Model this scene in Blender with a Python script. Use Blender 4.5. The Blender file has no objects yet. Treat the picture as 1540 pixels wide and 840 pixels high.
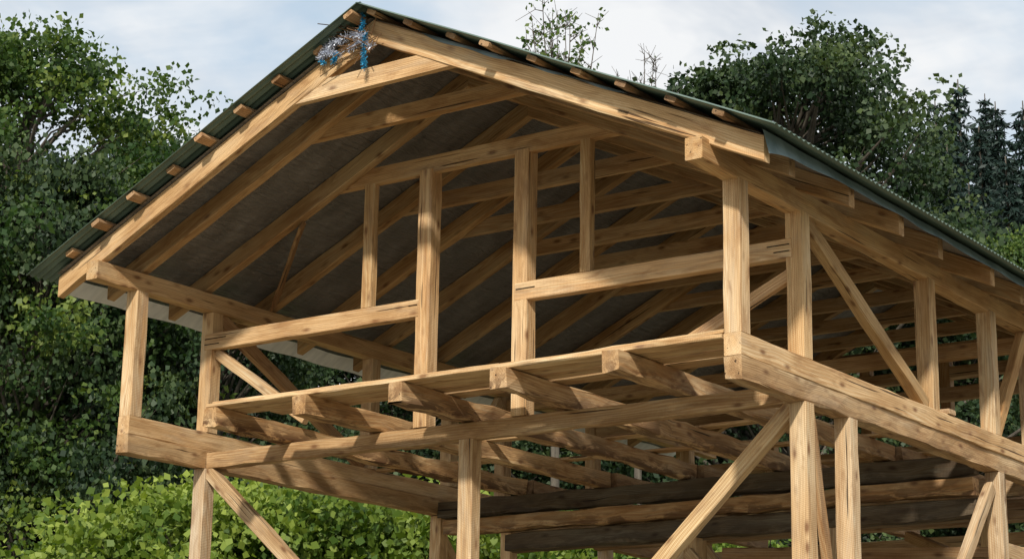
import bpy, math, random
import numpy as np
from mathutils import Vector, Matrix
random.seed(7); RNG=np.random.default_rng(11)
VR=random.Random(3)
Z0=4.96
SC=bpy.context.scene
COL=SC.collection
# ------------------------------------------------------------------ helpers
def empty(name,loc=(0,0,0)):
    o=bpy.data.objects.new(name,None); o.location=loc; COL.objects.link(o); return o
def N(nt,t,**k):
    n=nt.nodes.new(t)
    for a,b in k.items(): setattr(n,a,b)
    return n
def mat(name):
    m=bpy.data.materials.new(name); m.use_nodes=True; nt=m.node_tree
    return m,nt,nt.nodes['Principled BSDF'],nt.links
def math_(nt,op,a,b=None,c=None):
    n=N(nt,'ShaderNodeMath',operation=op)
    for i,v in enumerate((a,b,c)):
        if v is None: continue
        if isinstance(v,(int,float)): n.inputs[i].default_value=v
        else: nt.links.new(v,n.inputs[i])
    return n.outputs[0]
def ramp(nt,fac,stops):
    n=N(nt,'ShaderNodeValToRGB'); e=n.color_ramp.elements
    while len(e)<len(stops): e.new(.5)
    for i,(p,c) in enumerate(stops):
        e[i].position=p; e[i].color=c if len(c)==4 else (*c,1)
    nt.links.new(fac,n.inputs[0]); return n.outputs[0]
def mixc(nt,mode,fac,a,b):
    n=N(nt,'ShaderNodeMix',data_type='RGBA',blend_type=mode)
    for i,v in ((0,fac),(6,a),(7,b)):
        if isinstance(v,(int,float)): n.inputs[i].default_value=v
        elif isinstance(v,tuple): n.inputs[i].default_value=v if len(v)==4 else (*v,1)
        else: nt.links.new(v,n.inputs[i])
    return n.outputs[2]
def noise(nt,vec,scale,detail=3,rough=.5,dist=0):
    n=N(nt,'ShaderNodeTexNoise'); n.inputs['Scale'].default_value=scale; n.inputs['Detail'].default_value=detail
    n.inputs['Roughness'].default_value=rough; n.inputs['Distortion'].default_value=dist
    nt.links.new(vec,n.inputs['Vector']); return n.outputs[0]
def vmul(nt,vec,s):
    n=N(nt,'ShaderNodeVectorMath',operation='MULTIPLY'); n.inputs[1].default_value=s
    nt.links.new(vec,n.inputs[0]); return n.outputs[0]

# ------------------------------------------------------------------ wood
def wood_material():
    m,nt,bs,L=mat('sawn_timber')
    gc=N(nt,'ShaderNodeAttribute',attribute_name='gc').outputs['Vector']
    ta=N(nt,'ShaderNodeAttribute',attribute_name='tint'); tint=ta.outputs['Color']; bark=ta.outputs['Alpha']
    sp=N(nt,'ShaderNodeSeparateXYZ'); L.new(gc,sp.inputs[0])
    wob=noise(nt,vmul(nt,gc,(.7,2.5,2.5)),1.0,1)
    wob=math_(nt,'MULTIPLY',math_(nt,'SUBTRACT',wob,.5),.10)
    r=math_(nt,'SQRT',math_(nt,'ADD',math_(nt,'POWER',sp.outputs[1],2.0),math_(nt,'POWER',sp.outputs[2],2.0)))
    r=math_(nt,'ADD',r,wob)
    ring=math_(nt,'SINE',math_(nt,'MULTIPLY',r,480.0))
    ring=math_(nt,'MULTIPLY_ADD',ring,.5,.5)
    fib=noise(nt,vmul(nt,gc,(2.0,130,130)),1.0,2,.6)
    big=noise(nt,vmul(nt,gc,(.9,5,5)),1.0,3,.6)
    base=ramp(nt,big,[(.3,(.50,.325,.16)),(.5,(.71,.515,.295)),(.72,(.84,.685,.455))])
    c=mixc(nt,'MULTIPLY',math_(nt,'MULTIPLY',ring,.48),base,(.68,.45,.25))
    c=mixc(nt,'MULTIPLY',.55,c,ramp(nt,fib,[(.3,(.50,.43,.36)),(.6,(1,1,1))]))
    vo=N(nt,'ShaderNodeTexVoronoi'); vo.inputs['Scale'].default_value=1.0
    L.new(vmul(nt,gc,(3.2,8,8)),vo.inputs['Vector'])
    k=ramp(nt,vo.outputs['Distance'],[(.08,(1,1,1)),(.16,(.4,.4,.4)),(.25,(0,0,0))])
    c=mixc(nt,'MIX',math_(nt,'MULTIPLY',k,.8),c,(.16,.065,.025))
    st=noise(nt,vmul(nt,gc,(1.7,9,9)),1.3,4,.65,.6)
    stf=ramp(nt,st,[(.51,(0,0,0)),(.67,(1,1,1))])
    c=mixc(nt,'MIX',math_(nt,'MULTIPLY',stf,.58),c,(.30,.155,.065))
    gw=noise(nt,vmul(nt,gc,(.6,3,3)),2.1,4,.7,.3)
    c=mixc(nt,'MIX',math_(nt,'MULTIPLY',ramp(nt,gw,[(.52,(0,0,0)),(.74,(1,1,1))]),.35),c,(.36,.32,.27))
    ck=noise(nt,vmul(nt,gc,(.8,34,34)),1.0,2,.4)
    ckf=ramp(nt,ck,[(.275,(1,1,1)),(.305,(0,0,0))])
    c=mixc(nt,'MIX',math_(nt,'MULTIPLY',ckf,.88),c,(.04,.022,.011))
    bn=noise(nt,vmul(nt,gc,(2.5,11,11)),1.0,4,.7,.5)
    bf=math_(nt,'MULTIPLY',ramp(nt,bn,[(.45,(0,0,0)),(.54,(1,1,1))]),bark)
    c=mixc(nt,'MIX',bf,c,(.13,.07,.035))
    c=mixc(nt,'MULTIPLY',1.0,c,tint)
    L.new(c,bs.inputs['Base Color']); bs.inputs['Roughness'].default_value=.75
    bs.inputs['Specular IOR Level'].default_value=.25
    saw=math_(nt,'SINE',math_(nt,'MULTIPLY',math_(nt,'ADD',sp.outputs[0],math_(nt,'MULTIPLY',sp.outputs[1],.25)),420.0))
    h=math_(nt,'ADD',math_(nt,'MULTIPLY',fib,1.0),math_(nt,'MULTIPLY',saw,.16))
    h=math_(nt,'SUBTRACT',h,math_(nt,'MULTIPLY',ckf,1.2))
    b=N(nt,'ShaderNodeBump'); b.inputs['Strength'].default_value=.75; b.inputs['Distance'].default_value=.006
    L.new(h,b.inputs['Height']); L.new(b.outputs[0],bs.inputs['Normal'])
    return m
WOOD=wood_material()

class Timber:
    def __init__(s,name,parent,jit=.0026):
        s.v=[];s.f=[];s.g=[];s.t=[];s.name=name;s.parent=parent;s.jit=jit
    def beam(s,a,b,w,h,up=(0,0,1),tint=None,bark=0.,jit=None,bev=.007,cut=None):
        """squared timber from a to b, w across, h along up"""
        if jit is None: jit=s.jit
        a=np.array(a,float);b=np.array(b,float);ax=b-a;Ln=np.linalg.norm(ax);ax/=Ln
        up=np.array(up,float);sd=np.cross(ax,up);sd/=np.linalg.norm(sd);u=np.cross(sd,ax)
        if tint is None:
            k=random.uniform(.74,1.04); q=random.uniform(-.05,.06); tint=(k*(1+q*.5),k,k*(1-q*1.3))
        kk=VR.uniform(.92,1.04); qq=VR.uniform(-.04,.04); tint=(tint[0]*kk*(1+qq*.4),tint[1]*kk,tint[2]*kk*(1-qq))
        n=max(2,int(Ln/.25)+1); bw,bh=w/2,h/2
        prof=[(-bw+bev,-bh),(bw-bev,-bh),(bw,-bh+bev),(bw,bh-bev),(bw-bev,bh),(-bw+bev,bh),(-bw,bh-bev),(-bw,-bh+bev)]
        off=np.array([random.uniform(0,50),random.uniform(.02,.16)*random.choice((-1,1)),random.uniform(.02,.16)*random.choice((-1,1))])
        base=len(s.v)
        bowx=random.uniform(-1,1)*.006*Ln/3; bowz=random.uniform(-1,1)*.004*Ln/3
        for i in range(n):
            t=i/(n-1); bow=4*t*(1-t)
            for j,(p,q) in enumerate(prof):
                jj=jit*(1 if 0<i<n-1 else .4); bk=0
                if bark>0: 
                    lowv=(j in(0,1,2,7)); jj=jit+.010*bark*(1 if lowv else .3); bk=bark if lowv else bark*.12
                p2=p+random.gauss(0,jj)+bowx*bow; q2=q+random.gauss(0,jj)+bowz*bow
                P=a+ax*Ln*t+sd*p2+u*q2
                if cut is not None and i in(0,n-1):
                    k=(q2*u[0]+p2*sd[0])/ax[0]; P=P-ax*k
                s.v.append(P); s.g.append(off+np.array([t*Ln,p,q])); s.t.append((*tint,bk))
        for i in range(n-1):
            o=base+8*i
            for j in range(8):
                j2=(j+1)%8; s.f.append((o+j,o+j2,o+8+j2,o+8+j))
        s.f.append(tuple(base+7-j for j in range(8))); e=base+8*(n-1); s.f.append(tuple(e+j for j in range(8)))
    def box(s,x0,x1,y0,y1,z0,z1,ax,**k):
        c=((x0+x1)/2,(y0+y1)/2,(z0+z1)/2)
        if ax=='x': s.beam((x0,c[1],c[2]),(x1,c[1],c[2]),y1-y0,z1-z0,**k)
        if ax=='y': s.beam((c[0],y0,c[2]),(c[0],y1,c[2]),x1-x0,z1-z0,**k)
        if ax=='z': s.beam((c[0],c[1],z0),(c[0],c[1],z1),x1-x0,y1-y0,up=(0,1,0),**k)
    def prism(s,poly,y0,y1,tint=None):
        if tint is None: k=random.uniform(.85,1.08); tint=(k,k,k)
        off=np.array([random.uniform(0,50),random.uniform(.03,.15),random.uniform(.03,.15)])
        b=len(s.v); n=len(poly); mx=sum(p[0] for p in poly)/n; mz=sum(p[1] for p in poly)/n
        for y in (y0,y1):
            for (x,z) in poly:
                s.v.append(np.array((x,y,z))); s.g.append(off+np.array((x-mx,y-y0,z-mz))); s.t.append((*tint,0))
        s.f.append(tuple(b+i for i in range(n))); s.f.append(tuple(b+2*n-1-i for i in range(n)))
        for i in range(n):
            j=(i+1)%n; s.f.append((b+i,b+n+i,b+n+j,b+j))
    def done(s):
        me=bpy.data.meshes.new(s.name); me.from_pydata([tuple(v) for v in s.v],[],s.f)
        a=me.attributes.new('gc','FLOAT_VECTOR','POINT'); a.data.foreach_set('vector',np.array(s.g,dtype=np.float32).ravel())
        a=me.attributes.new('tint','FLOAT_COLOR','POINT'); a.data.foreach_set('color',np.array(s.t,dtype=np.float32).ravel())
        me.materials.append(WOOD); me.validate(); me.update()
        import bmesh
        bm=bmesh.new(); bm.from_mesh(me); bmesh.ops.recalc_face_normals(bm,faces=bm.faces); bm.to_mesh(me); bm.free()
        o=bpy.data.objects.new(s.name,me); COL.objects.link(o); o.parent=s.parent; return o

# ------------------------------------------------------------------ house frame
house=empty('timber_house_frame',(0,0,Z0))
W=6.6093;w=.1483;d=1.0215;H=1.2;hb=.3537;hp=.1779;yb=-1.4602;zr=3.0766;s_=.466;hr=.1996;xm=W/2
YE=9.4
G=-Z0
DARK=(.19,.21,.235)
posts=Timber('posts',house)
for x in (0,W-w):
    posts.box(x,x+w,-d,-d+w,0.001,H,'z',tint=(1.04,1.02,.98))
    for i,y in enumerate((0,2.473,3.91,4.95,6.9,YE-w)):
        t=(.98,.9,.86,.8,.72,.72)[i]; posts.box(x,x+w,y,y+w,0.001,H,'z',tint=(t,t*.96,t*.88))  # tint darkens toward the back, interior shade put into the colour
for x0 in (2.695,3.775): posts.box(x0,x0+.155,0,w,-.2,2.215,'z',tint=(1.02,.98,.93))
posts.box(2.035,2.155,.005,.085,.99,2.19,'z',tint=(.85,.8,.7)); posts.box(4.475,4.585,.005,.085,.99,2.19,'z',tint=(.8,.74,.64))
low=[(0,0),(3.22,0),(W-w,0),(W-w,.78),(W-w,3.95),(W-w,6.9),(W-w,YE-w),(0,3.75),(0,5.1),(0,7.2),(0,YE-w),(3.3,3.72),(3.3,6.9),(3.3,YE-w),(4.9,3.75),(1.6,6.9),(5.2,6.9)]
for x,y in low:
    top=-hb-.001
    if (x,y)==(3.3,3.72) or (x,y)==(4.9,3.75): top=-.8
    posts.box(x+.001,x+w+.001,y+.001,y+w,G+.35,top,'z')
posts.done()

fl=Timber('floor_beams',house)
for x in (0,W-w):
    fl.box(x,x+w,-d,YE,-.175,0,'y',tint=(1.02,.96,.86)); fl.box(x-.003,x+w+.004,-d-.004,YE,-hb,-.178,'y',tint=(.80,.74,.66),bark=.35)
fl.box(w+.002,W-w-.002,.012,.13,-hb,-.203,'x',tint=(.80,.74,.65),bark=.35)
jx=[1.11,2.19,3.25,4.33,5.45]
je=[-1.02,-1.04,-1.03,-1.06,-1.13]
for i,x in enumerate(jx):
    fl.box(x,x+.15,je[i],3.86,-.2,-.035,'y',bark=[1.,.7,.9,.8,.6][i],tint=(.84,.77,.68),jit=.004)
for x in jx: fl.box(x+.05,x+.2,3.9,YE-.1,-.2,-.035,'y',bark=.6,tint=(.62,.56,.5))  # rear joists tinted darker to stand in for shade inside the frame
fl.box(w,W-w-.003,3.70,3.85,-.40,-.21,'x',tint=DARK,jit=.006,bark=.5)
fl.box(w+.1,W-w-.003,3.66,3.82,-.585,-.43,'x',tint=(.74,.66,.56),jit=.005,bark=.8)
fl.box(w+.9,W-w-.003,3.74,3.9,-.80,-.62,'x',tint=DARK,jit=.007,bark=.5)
fl.box(w,W-w,5.1,5.25,-.40,-.21,'x',bark=.5); fl.box(w,W-w,6.9,7.05,-.40,-.21,'x',tint=(.6,.55,.5)); fl.box(w,W-w,YE-w,YE-.003,-.35,-.2,'x')
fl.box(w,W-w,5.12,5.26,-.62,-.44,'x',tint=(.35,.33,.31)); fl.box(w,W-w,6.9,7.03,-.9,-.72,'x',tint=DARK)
fl.box(w,W-w,YE-w,YE-.01,-1.1,-.95,'x')
for (xa,ya,xb,yb_,z) in ((1.3,1.6,3.3,1.75,-.018),(3.3,2.2,5.6,2.1,-.018),(2.2,3.0,4.5,3.1,-.018),(4.4,3.3,6.4,3.4,-.018),(.2,2.6,2.2,2.7,-.018),(3.5,4.4,6.4,4.5,-.018),(.3,5.8,4.2,5.9,-.018),(2.4,7.9,6.3,8.0,-.018)):
    fl.beam((xa,ya,z),(xb,yb_,z),.14,.028,tint=(.8,.72,.6))
fl.box(W-w+.02,W-.02,4.1,6.9,-1.15,-1.0,'y'); fl.box(.02,w-.02,3.9,YE-w,-1.3,-1.15,'y')
fl.beam((3.6,4.0,-.95),(6.3,5.4,-.95),.1,.12,tint=(.6,.53,.45)); fl.beam((4.4,6.8,-.5),(6.4,5.2,-1.3),.09,.11,tint=(.7,.62,.5))
fl.box(W-.26,W+.03,2.75,2.9,.002,.045,'x')
for x in (0,W-w): fl.box(x-.02,x+w+.02,-.1,YE+.1,G+.2,G+.349,'y')
fl.box(w+.03,W-w-.03,-.02,.17,G+.2,G+.349,'x')
fl.done()

pk=Timber('deck_planks',house)
Y=(1.06,1.04,.96)
pk.beam((1.12,-.93,-.012),(6.44,-.93,-.012),.17,.036,tint=Y,jit=.003)
pk.beam((1.2,-.70,-.012),(6.44,-.735,-.010),.19,.034,tint=(.9,.86,.76))
pk.beam((1.5,-.49,-.012),(6.42,-.52,-.012),.18,.034,tint=(.8,.74,.66))
pk.beam((1.12,-.86,.026),(4.3,-.84,.026),.15,.03,tint=(.98,.95,.88))
pk.beam((3.9,-.78,.028),(6.44,-.90,.030),.16,.034,tint=Y)
pk.beam((3.0,-.27,-.014),(6.3,-.30,-.014),.2,.034,tint=(.7,.64,.56))
pk.done()

tie=Timber('wall_rails',house)
tie.box(.055,2.73,-.005,.10,.823,.985,'x',tint=(1.02,.95,.84),jit=.0012)
tie.box(3.805,W-w+.055,-.005,.10,.823,.985,'x',tint=(1.06,1,.9),jit=.0012)
tie.done()
kerf=Timber('saw_kerfs',house)
for x0,x1,z in ((.06,.34,.925),(.06,.25,.87),(2.62,2.72,.93),(3.82,4.02,.92),(6.30,6.50,.93),(6.36,6.50,.875)):
    kerf.box(x0,x1,-.0125,.02,z,z+.007,'x',tint=(.03,.03,.03),jit=.0004,bev=.001)
kerf.done()

br=Timber('braces',house)
br.beam((W-.075,.17,1.17),(W-.075,2.44,.03),.09,.13,up=(0,.5,1),tint=(.74,.68,.55))
br.beam((W-.075,4.08,.03),(W-.075,4.93,1.17),.09,.12,up=(0,-1,.6),tint=(.95,.86,.7))
br.beam((.075,.17,1.17),(.075,2.44,.03),.09,.13,up=(0,.5,1),tint=(.6,.5,.4))
br.beam((.075,4.1,.03),(.075,4.93,1.15),.09,.12,up=(0,-1,.6))
br.beam((W-.075,6.9,1.1),(W-.075,5.2,.03),.09,.12,up=(0,-.5,1))
br.beam((w,.09,.80),(1.35,.09,.02),.07,.10,up=(.5,0,1)); 
br.beam((6.46,.09,.70),(5.05,.09,.05),.07,.10,up=(-.5,0,1),tint=(1.02,.97,.9))
br.beam((w-.01,.075,-.37),(w+2.0,.075,-2.05),.10,.13,up=(1,0,1))
br.beam((W-w+.01,.075,-.37),(W-w-2.1,.075,-2.35),.10,.13,up=(-1,0,1),tint=(.92,.87,.76))
br.beam((W-.08,.2,-.38),(W-.08,.70,-2.6),.06,.1,up=(0,1,.3),tint=(.6,.5,.4))
br.beam((W-.075,3.9,-.5),(W-.075,2.3,-2.2),.08,.12,up=(0,-1,1)); br.beam((W-.075,4.15,-2.2),(W-.075,5.9,-.37),.08,.12,up=(0,-1,1))
br.beam((3.3+.075,3.7,-.95),(4.5,3.78,-2.2),.08,.11,up=(1,0,1)); br.beam((3.3,3.8,-.9),(2.1,3.8,-2.1),.08,.11,up=(-1,0,1))
br.beam((.075,3.9,-.6),(.075,5.0,-1.9),.08,.11,up=(0,1,1)); br.beam((.1,3.8,-.9),(1.3,3.8,-2.0),.08,.11,up=(1,0,1))
br.beam((1.7,6.95,-.45),(2.9,6.95,-1.9),.08,.11,up=(1,0,1)); br.beam((W-w,6.95,-.45),(5.3,6.95,-1.9),.08,.11,up=(-1,0,1))
br.beam((W-w,YE-.1,-.4),(5.0,YE-.1,-2.0),.08,.11,up=(-1,0,1)); br.beam((.2,YE-.1,-.4),(1.6,YE-.1,-2.0),.08,.11,up=(1,0,1))
br.done()

pl=Timber('wall_plates',house)
pl.box(0,w,-d-.52,YE+.6,H+.001,H+hp,'y',tint=(.84,.76,.63)); pl.box(W-w,W,-d-.552,YE+.6,H+.001,H+hp,'y',tint=(.94,.86,.74))
pl.box(w,W-w,YE-w,YE-.02,.83,.98,'x',tint=(.6,.54,.46)); pl.box(w,W-w,YE-w,YE-.01,1.8,1.95,'x',tint=(.6,.54,.46))  # back wall and inner rails carry interior shade in their tint
for x in (1.3,2.7,3.8,5.2): pl.box(x,x+.14,YE-w+.01,YE-.005,0,2.2,'z',tint=(.6,.54,.46))
pl.box(w,W-w,4.98,5.1,1.02,1.17,'x',tint=(.7,.62,.5)); pl.box(w,W-w,6.92,7.04,1.02,1.17,'x',tint=(.6,.54,.46))
pl.done()

rf=Timber('rafters',house)
cs=1/math.sqrt(1+s_*s_)
def rafter(y0,th,side,ext,tint=None,hv=hr):
    hperp=hv*cs; dirx=-1 if side=='L' else 1
    zc=zr-hv/2
    a=(xm,y0+th/2,zc); b=(xm+dirx*(xm+ext),y0+th/2,zc-s_*(xm+ext))
    rf.beam(a,b,th,hperp,up=(0,0,1),tint=tint,cut=True)
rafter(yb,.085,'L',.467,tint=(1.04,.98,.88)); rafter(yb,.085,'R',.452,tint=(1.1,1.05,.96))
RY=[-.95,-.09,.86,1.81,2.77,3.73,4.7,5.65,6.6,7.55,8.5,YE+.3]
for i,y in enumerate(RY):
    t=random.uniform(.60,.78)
    rafter(y,.10,'L',.36+random.uniform(-.04,.05),tint=(t,t*.91,t*.74),hv=.185)  # inner rafters, both sides: shade under the roof painted into the tint
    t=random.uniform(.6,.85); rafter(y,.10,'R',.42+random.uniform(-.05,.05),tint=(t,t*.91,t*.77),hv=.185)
rf.done()
co=Timber('collar_ties',house)
def collar(zb,ht,y0,y1,tint=None,short=0.):
    def dx(z,off): return (zr-off-z)/s_
    a=dx(zb,.07)-short; b=dx(zb+ht,.07)-short
    co.prism([(xm-a,zb),(xm+a,zb),(xm+b,zb+ht),(xm-b,zb+ht)],y0,y1,tint)
def gus(zb,ht,y0,y1,tint):
    a=(zr-hr-zb)/s_+.02; b=(zr-hr-zb-ht)/s_+.1
    co.prism([(xm-a,zb),(xm+a,zb),(xm+b,zb+ht),(xm-b,zb+ht)],y0,y1,tint)
gus(2.478,.17,yb+.006,yb+.07,(1.05,1,.92))
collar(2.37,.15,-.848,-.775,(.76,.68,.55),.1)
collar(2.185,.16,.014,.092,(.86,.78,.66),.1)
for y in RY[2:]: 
    k=random.uniform(.58,.78); collar(2.2+random.uniform(-.03,.04),.15,y+.102,y+.175,(k,k*.93,k*.82),.12)  # inner collars tinted dark, imitating the shaded interior
co.beam((.2,.80,1.40),(1.30,-.03,1.90),.03,.10,up=(.4,.5,1),tint=(.5,.4,.3))
co.done()

# ---------------------------------------------------------------- roof skins
def grid_obj(name,P,nu,nv,material,parent,solid=0,smooth=True):
    me=bpy.data.meshes.new(name)
    idx=np.arange(nu*nv).reshape(nu,nv)
    f=np.stack([idx[:-1,:-1],idx[1:,:-1],idx[1:,1:],idx[:-1,1:]],-1).reshape(-1,4)
    me.from_pydata(P.reshape(-1,3).tolist(),[],f.tolist()); me.materials.append(material)
    if smooth: me.polygons.foreach_set('use_smooth',[True]*len(me.polygons))
    o=bpy.data.objects.new(name,me); COL.objects.link(o); o.parent=parent
    if solid: m=o.modifiers.new('s','SOLIDIFY'); m.thickness=solid; m.offset=0
    return o
m_mem,nt,bs,L=mat('roof_membrane')
tc=N(nt,'ShaderNodeTexCoord').outputs['Object']
n1=noise(nt,vmul(nt,tc,(1.2,3.5,1.2)),2.0,4,.6,.4)
L.new(ramp(nt,n1,[(.3,(.10,.095,.091)),(.7,(.18,.172,.166))]),bs.inputs['Base Color'])
bs.inputs['Roughness'].default_value=.36
wv=noise(nt,vmul(nt,tc,(5.0,.9,5.0)),4.0,3,.6,.8)
b=N(nt,'ShaderNodeBump'); b.inputs['Strength'].default_value=1.0; b.inputs['Distance'].default_value=.045; L.new(wv,b.inputs['Height']); L.new(b.outputs[0],bs.inputs['Normal'])
m_blue,nt,bs,L=mat('membrane_edge')
tc=N(nt,'ShaderNodeTexCoord').outputs['Object']
L.new(ramp(nt,noise(nt,tc,5,4),[(.3,(.13,.19,.20)),(.7,(.26,.34,.36))]),bs.inputs['Base Color']); bs.inputs['Roughness'].default_value=.5
m_tin,nt,bs,L=mat('corrugated_steel')
tc=N(nt,'ShaderNodeTexCoord').outputs['Object']
L.new(ramp(nt,noise(nt,tc,2.5,5,.6),[(.3,(.085,.13,.10)),(.7,(.135,.19,.15))]),bs.inputs['Base Color']); bs.inputs['Roughness'].default_value=.42; bs.inputs['Metallic'].default_value=.1
m_zinc,nt,bs,L=mat('zinc_edge'); tc=N(nt,'ShaderNodeTexCoord').outputs['Object']
L.new(ramp(nt,noise(nt,vmul(nt,tc,(1,3,1)),4,4),[(.3,(.60,.63,.66)),(.7,(.80,.82,.84))]),bs.inputs['Base Color']); bs.inputs['Roughness'].default_value=.4
nx_,ny_=40,220
rafc=np.array([yb+.04]+[y+.05 for y in RY])
for side,sg in (('left',-1),('right',1)):
    ext=xm+.44
    u=np.linspace(0,ext,nx_)[:,None]; v=np.linspace(yb-.05,YE+.5,ny_)[None,:]
    dd=np.min(np.abs(v[...,None]-rafc),-1)
    sag=-.018*np.clip(dd/.3,0,1)
    X=xm+sg*u+0*v; Yv=v+0*u; Zv=zr-s_*u+.006+sag+.005*np.sin(u*9+v*5)*np.clip(dd/.3,0,1)
    grid_obj('membrane_'+side,np.stack([X,Yv,Zv],-1),nx_,ny_,m_mem,house)
    nyc=int((YE+.75-(yb-.24))/.076*8)
    v=np.linspace(yb-.24,YE+.6,nyc)[None,:]; u=np.linspace(-.01,xm+.66,14)[:,None]
    X=xm+sg*u+0*v;Yv=v+0*u;Zv=zr-s_*u+.085+.010*np.sin(v*2*math.pi/.076)+.004*np.sin(u*3+v*1.3)
    grid_obj('corrugated_sheet_'+side,np.stack([X,Yv,Zv],-1),14,nyc,m_tin,house,solid=.0016)
v=np.linspace(.55,2.6,60)[None,:]; u=np.linspace(0,1,5)[:,None]
X=xm+v+0*u; Yv=yb-.012-.02*u*np.sin(v*7)**2; drop=(.045+.03*np.sin(v*2.1+1)+.012*np.sin(v*11))*np.sin((v-.55)/2.05*math.pi)**.5
Zv=zr+.012-s_*v-u*drop
grid_obj('membrane_lap_gable',np.stack([X,Yv+0*v,Zv],-1),5,60,m_blue,house)
v=np.linspace(yb-.03,YE+.5,160)[None,:]; u=np.linspace(0,1,5)[:,None]
xe=W+.462; X=xe+.05*u+0*v+.004*np.sin(v*9); ze=zr-s_*(xm+.462)+.02
Zv=ze+.02-u*(.10+.09*np.exp(-(v-yb)/.5)+.006*np.sin(v*6.3)); 
grid_obj('membrane_lap_eave',np.stack([X,v+0*u,Zv],-1),5,160,m_blue,house)
v=np.linspace(yb+.12,YE+.5,80)[None,:]; u=np.linspace(0,1,4)[:,None]
uu_=xm+.41+.17*u; X=xm-uu_+0*v; Zv=zr-s_*uu_-.028-.03*u+.007*np.sin(v*7)
grid_obj('eave_flashing',np.stack([X,v+0*u,Zv],-1),4,80,m_zinc,house)
ba=Timber('roof_battens',house)
for k in range(10):
    for sg in (-1,1):
        u_=.10+k*.425
        if u_>xm+.6: continue
        x=xm+sg*u_; z=zr-s_*u_+.042
        e=random.uniform(.10,.25)
        a=(x,yb-e,z); b=(x,YE+.5,z)
        t=random.uniform(.45,.8); ba.beam(a,b,.105,.042,up=(sg*s_,0,1),tint=(t,t*.88,t*.8),jit=.0015)
ba.done()

# ---------------------------------------------------------------- tinsel garland at the gable peak
def simple(name,col,rough=.6,metal=0):
    m,nt,bs,L=mat(name); tc=N(nt,'ShaderNodeTexCoord').outputs['Object']
    c2=tuple(min(1,v*1.6) for v in col)
    L.new(ramp(nt,noise(nt,tc,30,3),[(.35,col),(.65,c2)]),bs.inputs['Base Color']); bs.inputs['Roughness'].default_value=rough; bs.inputs['Metallic'].default_value=metal
    return m
m_tb=simple('blue_tinsel',(.03,.24,.40),.35,.3); m_tw=simple('silver_tinsel',(.46,.49,.56),.3,.3)
gar=empty('tinsel_garland',(0,0,Z0))
def tinsel(name,path,m,rad,n):
    vs=[];fs=[]
    path=[Vector(p) for p in path]
    for i in range(n):
        t=random.random()*(len(path)-1); k=int(t); c=path[k].lerp(path[k+1],t-k)
        dv=Vector((random.gauss(0,1),random.gauss(0,1),random.gauss(0,1))).normalized()*rad*random.uniform(.5,1.2)
        pv=dv.cross(Vector((random.random(),random.random(),random.random()))).normalized()*.0028
        b=len(vs); vs+= [c-pv,c+pv,c+dv+pv,c+dv-pv]; fs.append((b,b+1,b+2,b+3))
    me=bpy.data.meshes.new(name); me.from_pydata(vs,[],fs); me.materials.append(m)
    o=bpy.data.objects.new(name,me); COL.objects.link(o); o.parent=gar
yg=yb-.07
tinsel('silver_strand',[(2.78,yg,2.86),(2.95,yg-.04,2.90),(3.12,yg,2.95),(3.28,yg-.03,2.90)],m_tw,.05,900)
tinsel('silver_strand_short',[(2.76,yg,2.80),(2.86,yg-.03,2.84),(3.0,yg,2.80)],m_tw,.045,450)
tinsel('silver_strand_mid',[(3.1,yg,2.82),(3.25,yg-.03,2.86),(3.36,yg,2.80)],m_tw,.045,380)
tinsel('blue_strand',[(3.30,yg-.02,2.92),(3.29,yg-.03,2.78),(3.30,yg-.02,2.60)],m_tb,.032,500)
tinsel('blue_strand_top',[(3.24,yg-.02,3.12),(3.28,yg-.03,3.02),(3.23,yg-.02,2.95)],m_tb,.03,300)
tinsel('blue_strand_side',[(2.98,yg-.02,2.80),(2.95,yg-.03,2.72)],m_tb,.035,200); tinsel('blue_strand_low',[(2.80,yg-.02,2.78),(2.84,yg-.02,2.74)],m_tb,.03,100)
tb=Timber('twigs',gar)
for i in range(34):
    a=Vector((3.28,yg,2.86))+Vector((random.gauss(0,.08),random.uniform(-.03,.02),random.gauss(0,.05)))
    q=a+Vector((random.uniform(-.46,.14),random.uniform(-.08,.02),random.uniform(-.14,.16)))
    tb.beam(a,q,.008,.008,tint=(.25,.2,.16),bev=.002,jit=.001)
tb.beam((3.27,yg,2.55),(3.27,yg,3.05),.012,.012,tint=(.3,.25,.2),bev=.003,jit=.001)
tb.done()

# ---------------------------------------------------------------- camera
CP=np.array([13.4367,-13.4765,-3.3565]); yaw,pit,roll,F=.6222,.2582,.0161,2928.0
fw=np.array([-math.sin(yaw)*math.cos(pit),math.cos(yaw)*math.cos(pit),math.sin(pit)])
r=np.array([math.cos(yaw),math.sin(yaw),0.]); uu=np.cross(r,fw)
R=r*math.cos(roll)+uu*math.sin(roll); U=-r*math.sin(roll)+uu*math.cos(roll)
cam=bpy.data.cameras.new('camera'); co_=bpy.data.objects.new('camera',cam); COL.objects.link(co_)
M=Matrix(((R[0],U[0],-fw[0],CP[0]),(R[1],U[1],-fw[1],CP[1]),(R[2],U[2],-fw[2],CP[2]+Z0),(0,0,0,1)))
co_.matrix_world=M; cam.sensor_width=36; cam.lens=36*F/1540; cam.clip_end=4000; cam.clip_start=.1; SC.camera=co_
CW=np.array([CP[0],CP[1],CP[2]+Z0])

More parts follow.
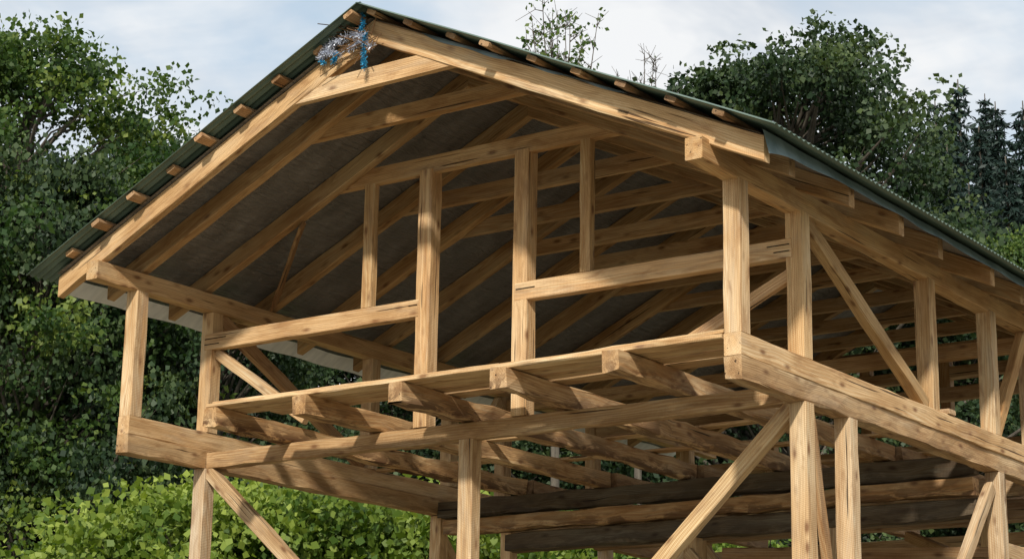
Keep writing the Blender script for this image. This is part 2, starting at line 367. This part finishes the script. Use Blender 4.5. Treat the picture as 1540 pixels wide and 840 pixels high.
# ---------------------------------------------------------------- terrain
def ss(a,b,x):
    t=np.clip((x-a)/(b-a),0,1); return t*t*(3-2*t)
def ground_h(x,y):
    dx=x-CW[0]; dy=y-CW[1]; dep=-dx*math.sin(yaw)+dy*math.cos(yaw)
    return 3.2*ss(25,42,dep)+26*ss(55,150,dep)+30*ss(150,500,dep)+.12*np.sin(x*.7)*np.sin(y*.6)*ss(4,12,np.hypot(x-3.3,y-4)-3)
g=np.concatenate([-np.geomspace(2500,60,25),np.linspace(-55,55,90),np.geomspace(60,2500,25)])
gx,gy=np.meshgrid(g+3,g+10,indexing='ij'); P=np.stack([gx,gy,ground_h(gx,gy)],-1)
m_gr,nt,bs,L=mat('lightened_grass_and_gravel'); tc=N(nt,'ShaderNodeTexCoord').outputs['Object']
L.new(ramp(nt,noise(nt,tc,.25,6,.7),[(.35,(.08,.10,.035)),(.47,(.18,.16,.10)),(.6,(.30,.27,.21))]),bs.inputs['Base Color']); bs.inputs['Roughness'].default_value=.95  # ground colour lightened to bounce sunlight onto the timber undersides
b=N(nt,'ShaderNodeBump'); b.inputs['Strength'].default_value=.8; b.inputs['Distance'].default_value=.05; L.new(noise(nt,tc,14,3),b.inputs['Height']); L.new(b.outputs[0],bs.inputs['Normal'])
grid_obj('ground',P,len(g),len(g),m_gr,None)

# ---------------------------------------------------------------- vegetation
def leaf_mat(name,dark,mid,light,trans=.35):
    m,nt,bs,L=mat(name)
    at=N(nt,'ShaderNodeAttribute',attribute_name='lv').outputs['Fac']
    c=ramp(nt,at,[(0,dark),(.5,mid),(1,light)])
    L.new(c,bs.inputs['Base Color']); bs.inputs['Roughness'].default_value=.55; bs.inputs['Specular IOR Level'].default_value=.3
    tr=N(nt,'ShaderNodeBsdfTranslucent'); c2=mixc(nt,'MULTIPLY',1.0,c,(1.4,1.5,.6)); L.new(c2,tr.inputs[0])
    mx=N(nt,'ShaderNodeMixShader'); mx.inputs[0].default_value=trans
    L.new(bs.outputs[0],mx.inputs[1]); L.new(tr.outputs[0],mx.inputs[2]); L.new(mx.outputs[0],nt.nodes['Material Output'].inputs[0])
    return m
m_maple=leaf_mat('maple_leaves',(.025,.06,.014),(.07,.12,.024),(.19,.24,.05),.3)
m_dark=leaf_mat('dark_leaves',(.014,.033,.013),(.034,.062,.022),(.085,.12,.04),.2)
m_shrub=leaf_mat('shrub_leaves',(.06,.115,.017),(.15,.215,.03),(.30,.37,.07),.3)
m_con=leaf_mat('conifer_needles',(.009,.022,.018),(.018,.038,.030),(.036,.062,.046),.05)
m_bark,nt,bs,L=mat('tree_bark'); tc=N(nt,'ShaderNodeTexCoord').outputs['Object']
L.new(ramp(nt,noise(nt,vmul(nt,tc,(6,6,1.5)),2,4,.7),[(.3,(.045,.036,.027)),(.7,(.14,.12,.09))]),bs.inputs['Base Color']); bs.inputs['Roughness'].default_value=.9
def leaves_arrays(c,size,rng,droop=.5,aspect=.42,outward=None):
    n=len(c)
    a=rng.normal(size=(n,3)); a[:,2]-=droop
    if outward is not None: a+=outward*.8
    a/=np.linalg.norm(a,axis=1)[:,None]
    q=rng.normal(size=(n,3)); q[:,2]*=.6
    b=np.cross(a,q); b/=np.linalg.norm(b,axis=1)[:,None]
    nn=np.cross(a,b); s=(size*rng.uniform(.5,1.3,n))[:,None]
    return np.stack([c,c+a*s*.45+b*s*aspect+nn*s*.10,c+a*s,c+a*s*.45-b*s*aspect+nn*s*.10],1)
class Veg:
    def __init__(s): s.q=[];s.l=[];s.tv=[];s.tf=[]
    def xf(s,loc,rot,sc,sxy):
        c,sn=math.cos(rot),math.sin(rot); A=np.array([[c,-sn,0],[sn,c,0],[0,0,1]])@np.diag([sc*sxy,sc*sxy,sc])
        o=Veg(); o.q=[q@A.T+loc for q in s.q]; o.l=list(s.l); o.tv=[np.array(s.tv)@A.T+loc]; o.tf=[np.array(s.tf)]; return o
def to_mesh(name,parts,mats):
    Q=np.concatenate([q for p in parts for q in p.q]); lv=np.concatenate([l for p in parts for l in p.l])
    nq=len(Q); tvs=[];tfs=[];o=nq*4
    for p in parts:
        tv=np.concatenate([np.array(t).reshape(-1,3) for t in p.tv]) if p.tv and hasattr(p.tv[0],'ndim') and p.tv[0].ndim==2 else np.array(p.tv).reshape(-1,3)
        tf=np.array(p.tf).reshape(-1,4) if not(p.tf and hasattr(p.tf[0],'ndim')) else p.tf[0].reshape(-1,4)
        tvs.append(tv); tfs.append(tf+o); o+=len(tv)
    V=np.concatenate([Q.reshape(-1,3)]+tvs); F4=np.concatenate([np.arange(nq*4).reshape(-1,4)]+tfs)
    me=bpy.data.meshes.new(name); me.vertices.add(len(V)); me.vertices.foreach_set('co',V.astype(np.float32).ravel())
    me.loops.add(F4.size); me.loops.foreach_set('vertex_index',F4.astype(np.int32).ravel())
    me.polygons.add(len(F4)); me.polygons.foreach_set('loop_start',(np.arange(len(F4))*4).astype(np.int32))
    mi=np.zeros(len(F4),np.int32); mi[nq:]=1
    for m in mats: me.materials.append(m)
    me.polygons.foreach_set('material_index',mi); me.update(calc_edges=True)
    a=me.attributes.new('lv','FLOAT','POINT'); arr=np.zeros(len(V),np.float32); arr[:nq*4]=np.repeat(lv,4); a.data.foreach_set('value',arr)
    return me
def tube(tv,tf,pts,rads,sides=5):
    base=len(tv)
    for i,p in enumerate(pts):
        p=np.array(p); dirv=np.array(pts[min(i+1,len(pts)-1)])-np.array(pts[max(i-1,0)]); dirv=dirv/(np.linalg.norm(dirv)+1e-9)
        s=np.cross(dirv,(0.31,.95,.1)); s/=np.linalg.norm(s); t=np.cross(dirv,s)
        for k in range(sides):
            an=2*math.pi*k/sides; tv.append(tuple(p+rads[i]*(s*math.cos(an)+t*math.sin(an))))
    for i in range(len(pts)-1):
        for k in range(sides):
            k2=(k+1)%sides; tf.append((base+i*sides+k,base+i*sides+k2,base+(i+1)*sides+k2,base+(i+1)*sides+k))
def broadleaf(seed,height,R_,cb,nclump,lpc,lsize,trunk_r=.2,clr=.62):
    rng=np.random.default_rng(seed); V=Veg(); tv=V.tv;tf=V.tf
    tp=[np.array([0,0,-1.])]
    for i in range(1,9):
        tp.append(np.array([rng.normal(0,.12)*i*.35,rng.normal(0,.12)*i*.35,height*.92*i/8]))
    tube(tv,tf,tp,[trunk_r*(1.25-1.15*i/8) for i in range(9)],6)
    def tr(z): 
        t=np.clip(z/(height*.92)*8,0,7.99); k=int(t); return tp[k]*(1-(t-k))+tp[k+1]*(t-k)
    ph=rng.uniform(0,6.28,4)
    for i in range(nclump):
        t=rng.uniform(0,1)**.85; z=cb+(height-cb)*t
        e=t*.9+.08; prof=max(.12,(4*e*(1-e))**.55)
        an=rng.uniform(0,6.283); lobes=1+.24*math.sin(3*an+ph[0]+t*5)+.18*math.sin(5*an+ph[1]-t*9)+.15*math.sin(2*an+t*14+ph[2])
        rr=R_*prof*lobes*rng.uniform(.25,1)**.5
        c=tr(min(z,height*.9))*np.array([1,1,0])+np.array([rr*math.cos(an),rr*math.sin(an),z])
        st=tr(max(.8,z-rr*.75-.3)); mid=(st+c)/2+np.array([0,0,.12*rr])+rng.normal(0,.12,3)
        tube(tv,tf,[st,mid,c],[.02+.018*rr,.014+.009*rr,.006],4)
        cr=clr*rng.uniform(.5,1.4); n=int(lpc*(cr/clr)**2*rng.uniform(.7,1.2))
        p=rng.normal(size=(n,3)); p/=np.linalg.norm(p,axis=1)[:,None]; out=p.copy()
        p*=(rng.uniform(0,1,n)**.45)[:,None]*cr; p[:,2]*=.6
        sub=rng.normal(0,.5,(11,3))*cr; sel=rng.integers(0,11,n); p=p*.55+sub[sel]*np.array([1,1,.6])
        V.q.append(leaves_arrays(c+p,lsize,rng,.5,.42,out))
        V.l.append(np.clip(rng.normal(.38,.18,n)+.25*p[:,2]/cr+rng.normal(0,.18),0,1))  # shading painted into leaf tone: varies by clump, paler toward clump tops
    return V
def wispy(seed,height,nst,spread,leafn,lsize):
    """thin, airy top of a young tree: trunk dividing into upright stems with side twigs"""
    rng=np.random.default_rng(seed); V=Veg(); tv=V.tv;tf=V.tf
    fork=np.array([0,0,height*.72]); tube(tv,tf,[(0,0,-1),(0.1,0,height*.35),tuple(fork)],[.13,.09,.06],6)
    for i in range(nst):
        an=rng.uniform(0,6.283); R_=spread*rng.uniform(.2,1); top=np.array([R_*math.cos(an),R_*math.sin(an),height*rng.uniform(.88,1.0)])
        st=fork*np.array([1,1,rng.uniform(.75,1)]); pts=[st+(top-st)*t+np.array([0,0,-.25*R_*math.sin(math.pi*t)])+rng.normal(0,.035,3)*(0<t<1) for t in np.linspace(0,1,7)]
        tube(tv,tf,pts,[.04*(1-.85*t) for t in np.linspace(0,1,7)],4)
        for k in range(18):
            t=rng.uniform(.35,1); j=min(5,int(t*6)); b0=pts[j]*(1-(t*6-j))+pts[j+1]*(t*6-j)
            a2=rng.uniform(0,6.283); L_=rng.uniform(.2,.65)*(1.25-t); e=b0+np.array([L_*math.cos(a2),L_*math.sin(a2),L_*rng.uniform(.3,1.1)])
            m2=(b0+e)/2+rng.normal(0,.03,3); tube(tv,tf,[b0,m2,e],[.013,.009,.005],3)
            for _ in range(2):
                e2=m2+rng.normal(0,.16,3)+np.array([0,0,.1]); tube(tv,tf,[m2,e2],[.007,.004],3)
            n=rng.poisson(leafn)
            if n:
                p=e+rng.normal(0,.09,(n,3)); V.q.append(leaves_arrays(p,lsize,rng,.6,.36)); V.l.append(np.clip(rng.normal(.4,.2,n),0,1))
    return V
def conifer(seed,height,R_):
    rng=np.random.default_rng(seed); V=Veg(); tube(V.tv,V.tf,[(0,0,-1),(0,0,height)],[.22,.02],6)
    z=3.0
    while z<height-.1:
        t=z/height; rad=R_*(1-t)**.9*rng.uniform(.8,1.15)+.10
        for k in range(int(7+4*(1-t))):
            an=rng.uniform(0,6.283); L_=rad*rng.uniform(.6,1.2); n=max(8,int(72*L_))
            s=rng.uniform(.03,1,n); dr=np.array([math.cos(an),math.sin(an),0]); sd=np.array([-math.sin(an),math.cos(an),0])
            c=s[:,None]*L_*dr+np.array([0,0,1])*(z+(.16*s-.45*s*s)[:,None]*L_)+sd*(rng.normal(0,.16,n)*(1.1-s)*L_*.8)[:,None]
            c[:,2]-=rng.uniform(0,.3,n)*(L_*.35+.1)
            V.q.append(leaves_arrays(c,.25,rng,.7,.17,np.tile(dr*1.1,(n,1)))); V.l.append(np.clip(rng.normal(.35,.22,n)+.35*(s-.5),0,1))
        z+=rng.uniform(.24,.40)
    return V
def place(px,D):
    a=yaw-math.atan((px-770)/F); return CW[0]-math.sin(a)*D, CW[1]+math.cos(a)*D
def spot(px,D,top_y,h):
    x,y=place(px,D); gz=float(ground_h(np.array(x),np.array(y)))
    top=CW[2]+(1165-top_y)/2928*D*1.02
    return (x,y,gz-.1),(top-gz)/h
def put(name,V,mats,px,D,top_y,h,rot=0,sxy=1.0,shared={}):
    loc,s=spot(px,D,top_y,h)
    key=(id(V),mats[0].name)
    if key not in shared: shared[key]=to_mesh(name,[V],mats)
    o=bpy.data.objects.new(name,shared[key]); COL.objects.link(o)
    o.location=loc; o.rotation_euler=(0,0,rot); o.scale=(s*sxy,s*sxy,s); return o
def merged(name,V_list,mats,items):
    parts=[]
    for i,(px,D,ty,h,sxy) in enumerate(items):
        loc,s=spot(px,D,ty,h); parts.append(V_list[i%len(V_list)].xf(np.array(loc),i*1.3,s,sxy))
    me=to_mesh(name,parts,mats); o=bpy.data.objects.new(name,me); COL.objects.link(o); return o
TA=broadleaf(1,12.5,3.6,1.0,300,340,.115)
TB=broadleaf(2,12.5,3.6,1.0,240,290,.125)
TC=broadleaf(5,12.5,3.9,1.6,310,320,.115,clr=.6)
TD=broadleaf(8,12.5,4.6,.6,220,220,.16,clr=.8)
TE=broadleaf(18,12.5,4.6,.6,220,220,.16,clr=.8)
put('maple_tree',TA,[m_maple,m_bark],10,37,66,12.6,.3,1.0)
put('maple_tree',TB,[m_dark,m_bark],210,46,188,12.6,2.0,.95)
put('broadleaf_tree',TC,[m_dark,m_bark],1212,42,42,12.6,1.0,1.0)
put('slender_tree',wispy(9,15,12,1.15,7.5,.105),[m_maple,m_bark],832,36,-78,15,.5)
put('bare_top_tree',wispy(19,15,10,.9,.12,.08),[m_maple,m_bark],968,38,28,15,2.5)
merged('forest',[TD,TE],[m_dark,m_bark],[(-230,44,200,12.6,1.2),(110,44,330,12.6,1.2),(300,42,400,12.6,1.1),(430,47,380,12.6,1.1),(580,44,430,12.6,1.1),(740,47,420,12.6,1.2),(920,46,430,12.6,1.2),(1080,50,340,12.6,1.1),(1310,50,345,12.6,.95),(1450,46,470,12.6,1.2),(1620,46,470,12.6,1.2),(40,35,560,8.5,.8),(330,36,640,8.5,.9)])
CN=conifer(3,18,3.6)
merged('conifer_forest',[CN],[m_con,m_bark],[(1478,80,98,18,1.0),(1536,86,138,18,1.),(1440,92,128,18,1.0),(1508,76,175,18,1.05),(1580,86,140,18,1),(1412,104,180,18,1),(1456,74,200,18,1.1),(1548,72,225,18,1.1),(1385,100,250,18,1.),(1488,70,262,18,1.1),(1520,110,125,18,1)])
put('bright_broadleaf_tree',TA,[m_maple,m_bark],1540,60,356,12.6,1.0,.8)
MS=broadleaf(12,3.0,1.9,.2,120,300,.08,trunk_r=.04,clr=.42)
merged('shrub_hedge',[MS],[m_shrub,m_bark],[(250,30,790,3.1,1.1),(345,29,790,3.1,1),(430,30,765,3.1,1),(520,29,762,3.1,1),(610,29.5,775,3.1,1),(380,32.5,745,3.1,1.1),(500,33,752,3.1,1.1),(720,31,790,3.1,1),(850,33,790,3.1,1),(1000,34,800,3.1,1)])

# ---------------------------------------------------------------- light and sky
el=math.radians(32); az_w=math.radians(-64)
sd=Vector((math.cos(az_w)*math.cos(el),math.sin(az_w)*math.cos(el),math.sin(el)))
sl=bpy.data.lights.new('sun','SUN'); sl.energy=4.2; sl.angle=math.radians(3); sl.color=(1,.94,.85)
so=bpy.data.objects.new('sun',sl); COL.objects.link(so); so.rotation_euler=sd.to_track_quat('Z','Y').to_euler()
wd=bpy.data.worlds.new('World'); SC.world=wd; wd.use_nodes=True; nt=wd.node_tree; L=nt.links
bg=nt.nodes['Background']; sky=N(nt,'ShaderNodeTexSky',sky_type='NISHITA'); sky.sun_disc=False; sky.sun_elevation=el
sky.sun_rotation=math.radians(90)-az_w; sky.air_density=1.0; sky.dust_density=1.0
tc=N(nt,'ShaderNodeTexCoord').outputs['Generated']
v=vmul(nt,tc,(1,1,2.2))
cn=noise(nt,v,4.2,6,.55,.4); cn2=noise(nt,v,8.5,4,.6,.6)
cov=ramp(nt,cn,[(.34,(.2,.2,.2)),(.51,(1,1,1))])
cc=ramp(nt,cn2,[(.32,(4.7,5.1,5.6)),(.56,(6.5,6.6,6.7))])
mx=mixc(nt,'MIX',cov,mixc(nt,'MIX',.8,sky.outputs[0],(3.8,4.9,5.9)),cc)
L.new(mx,bg.inputs[0]); bg.inputs[1].default_value=.14
SC.view_settings.view_transform='Standard'; SC.view_settings.look='None'; SC.view_settings.exposure=0
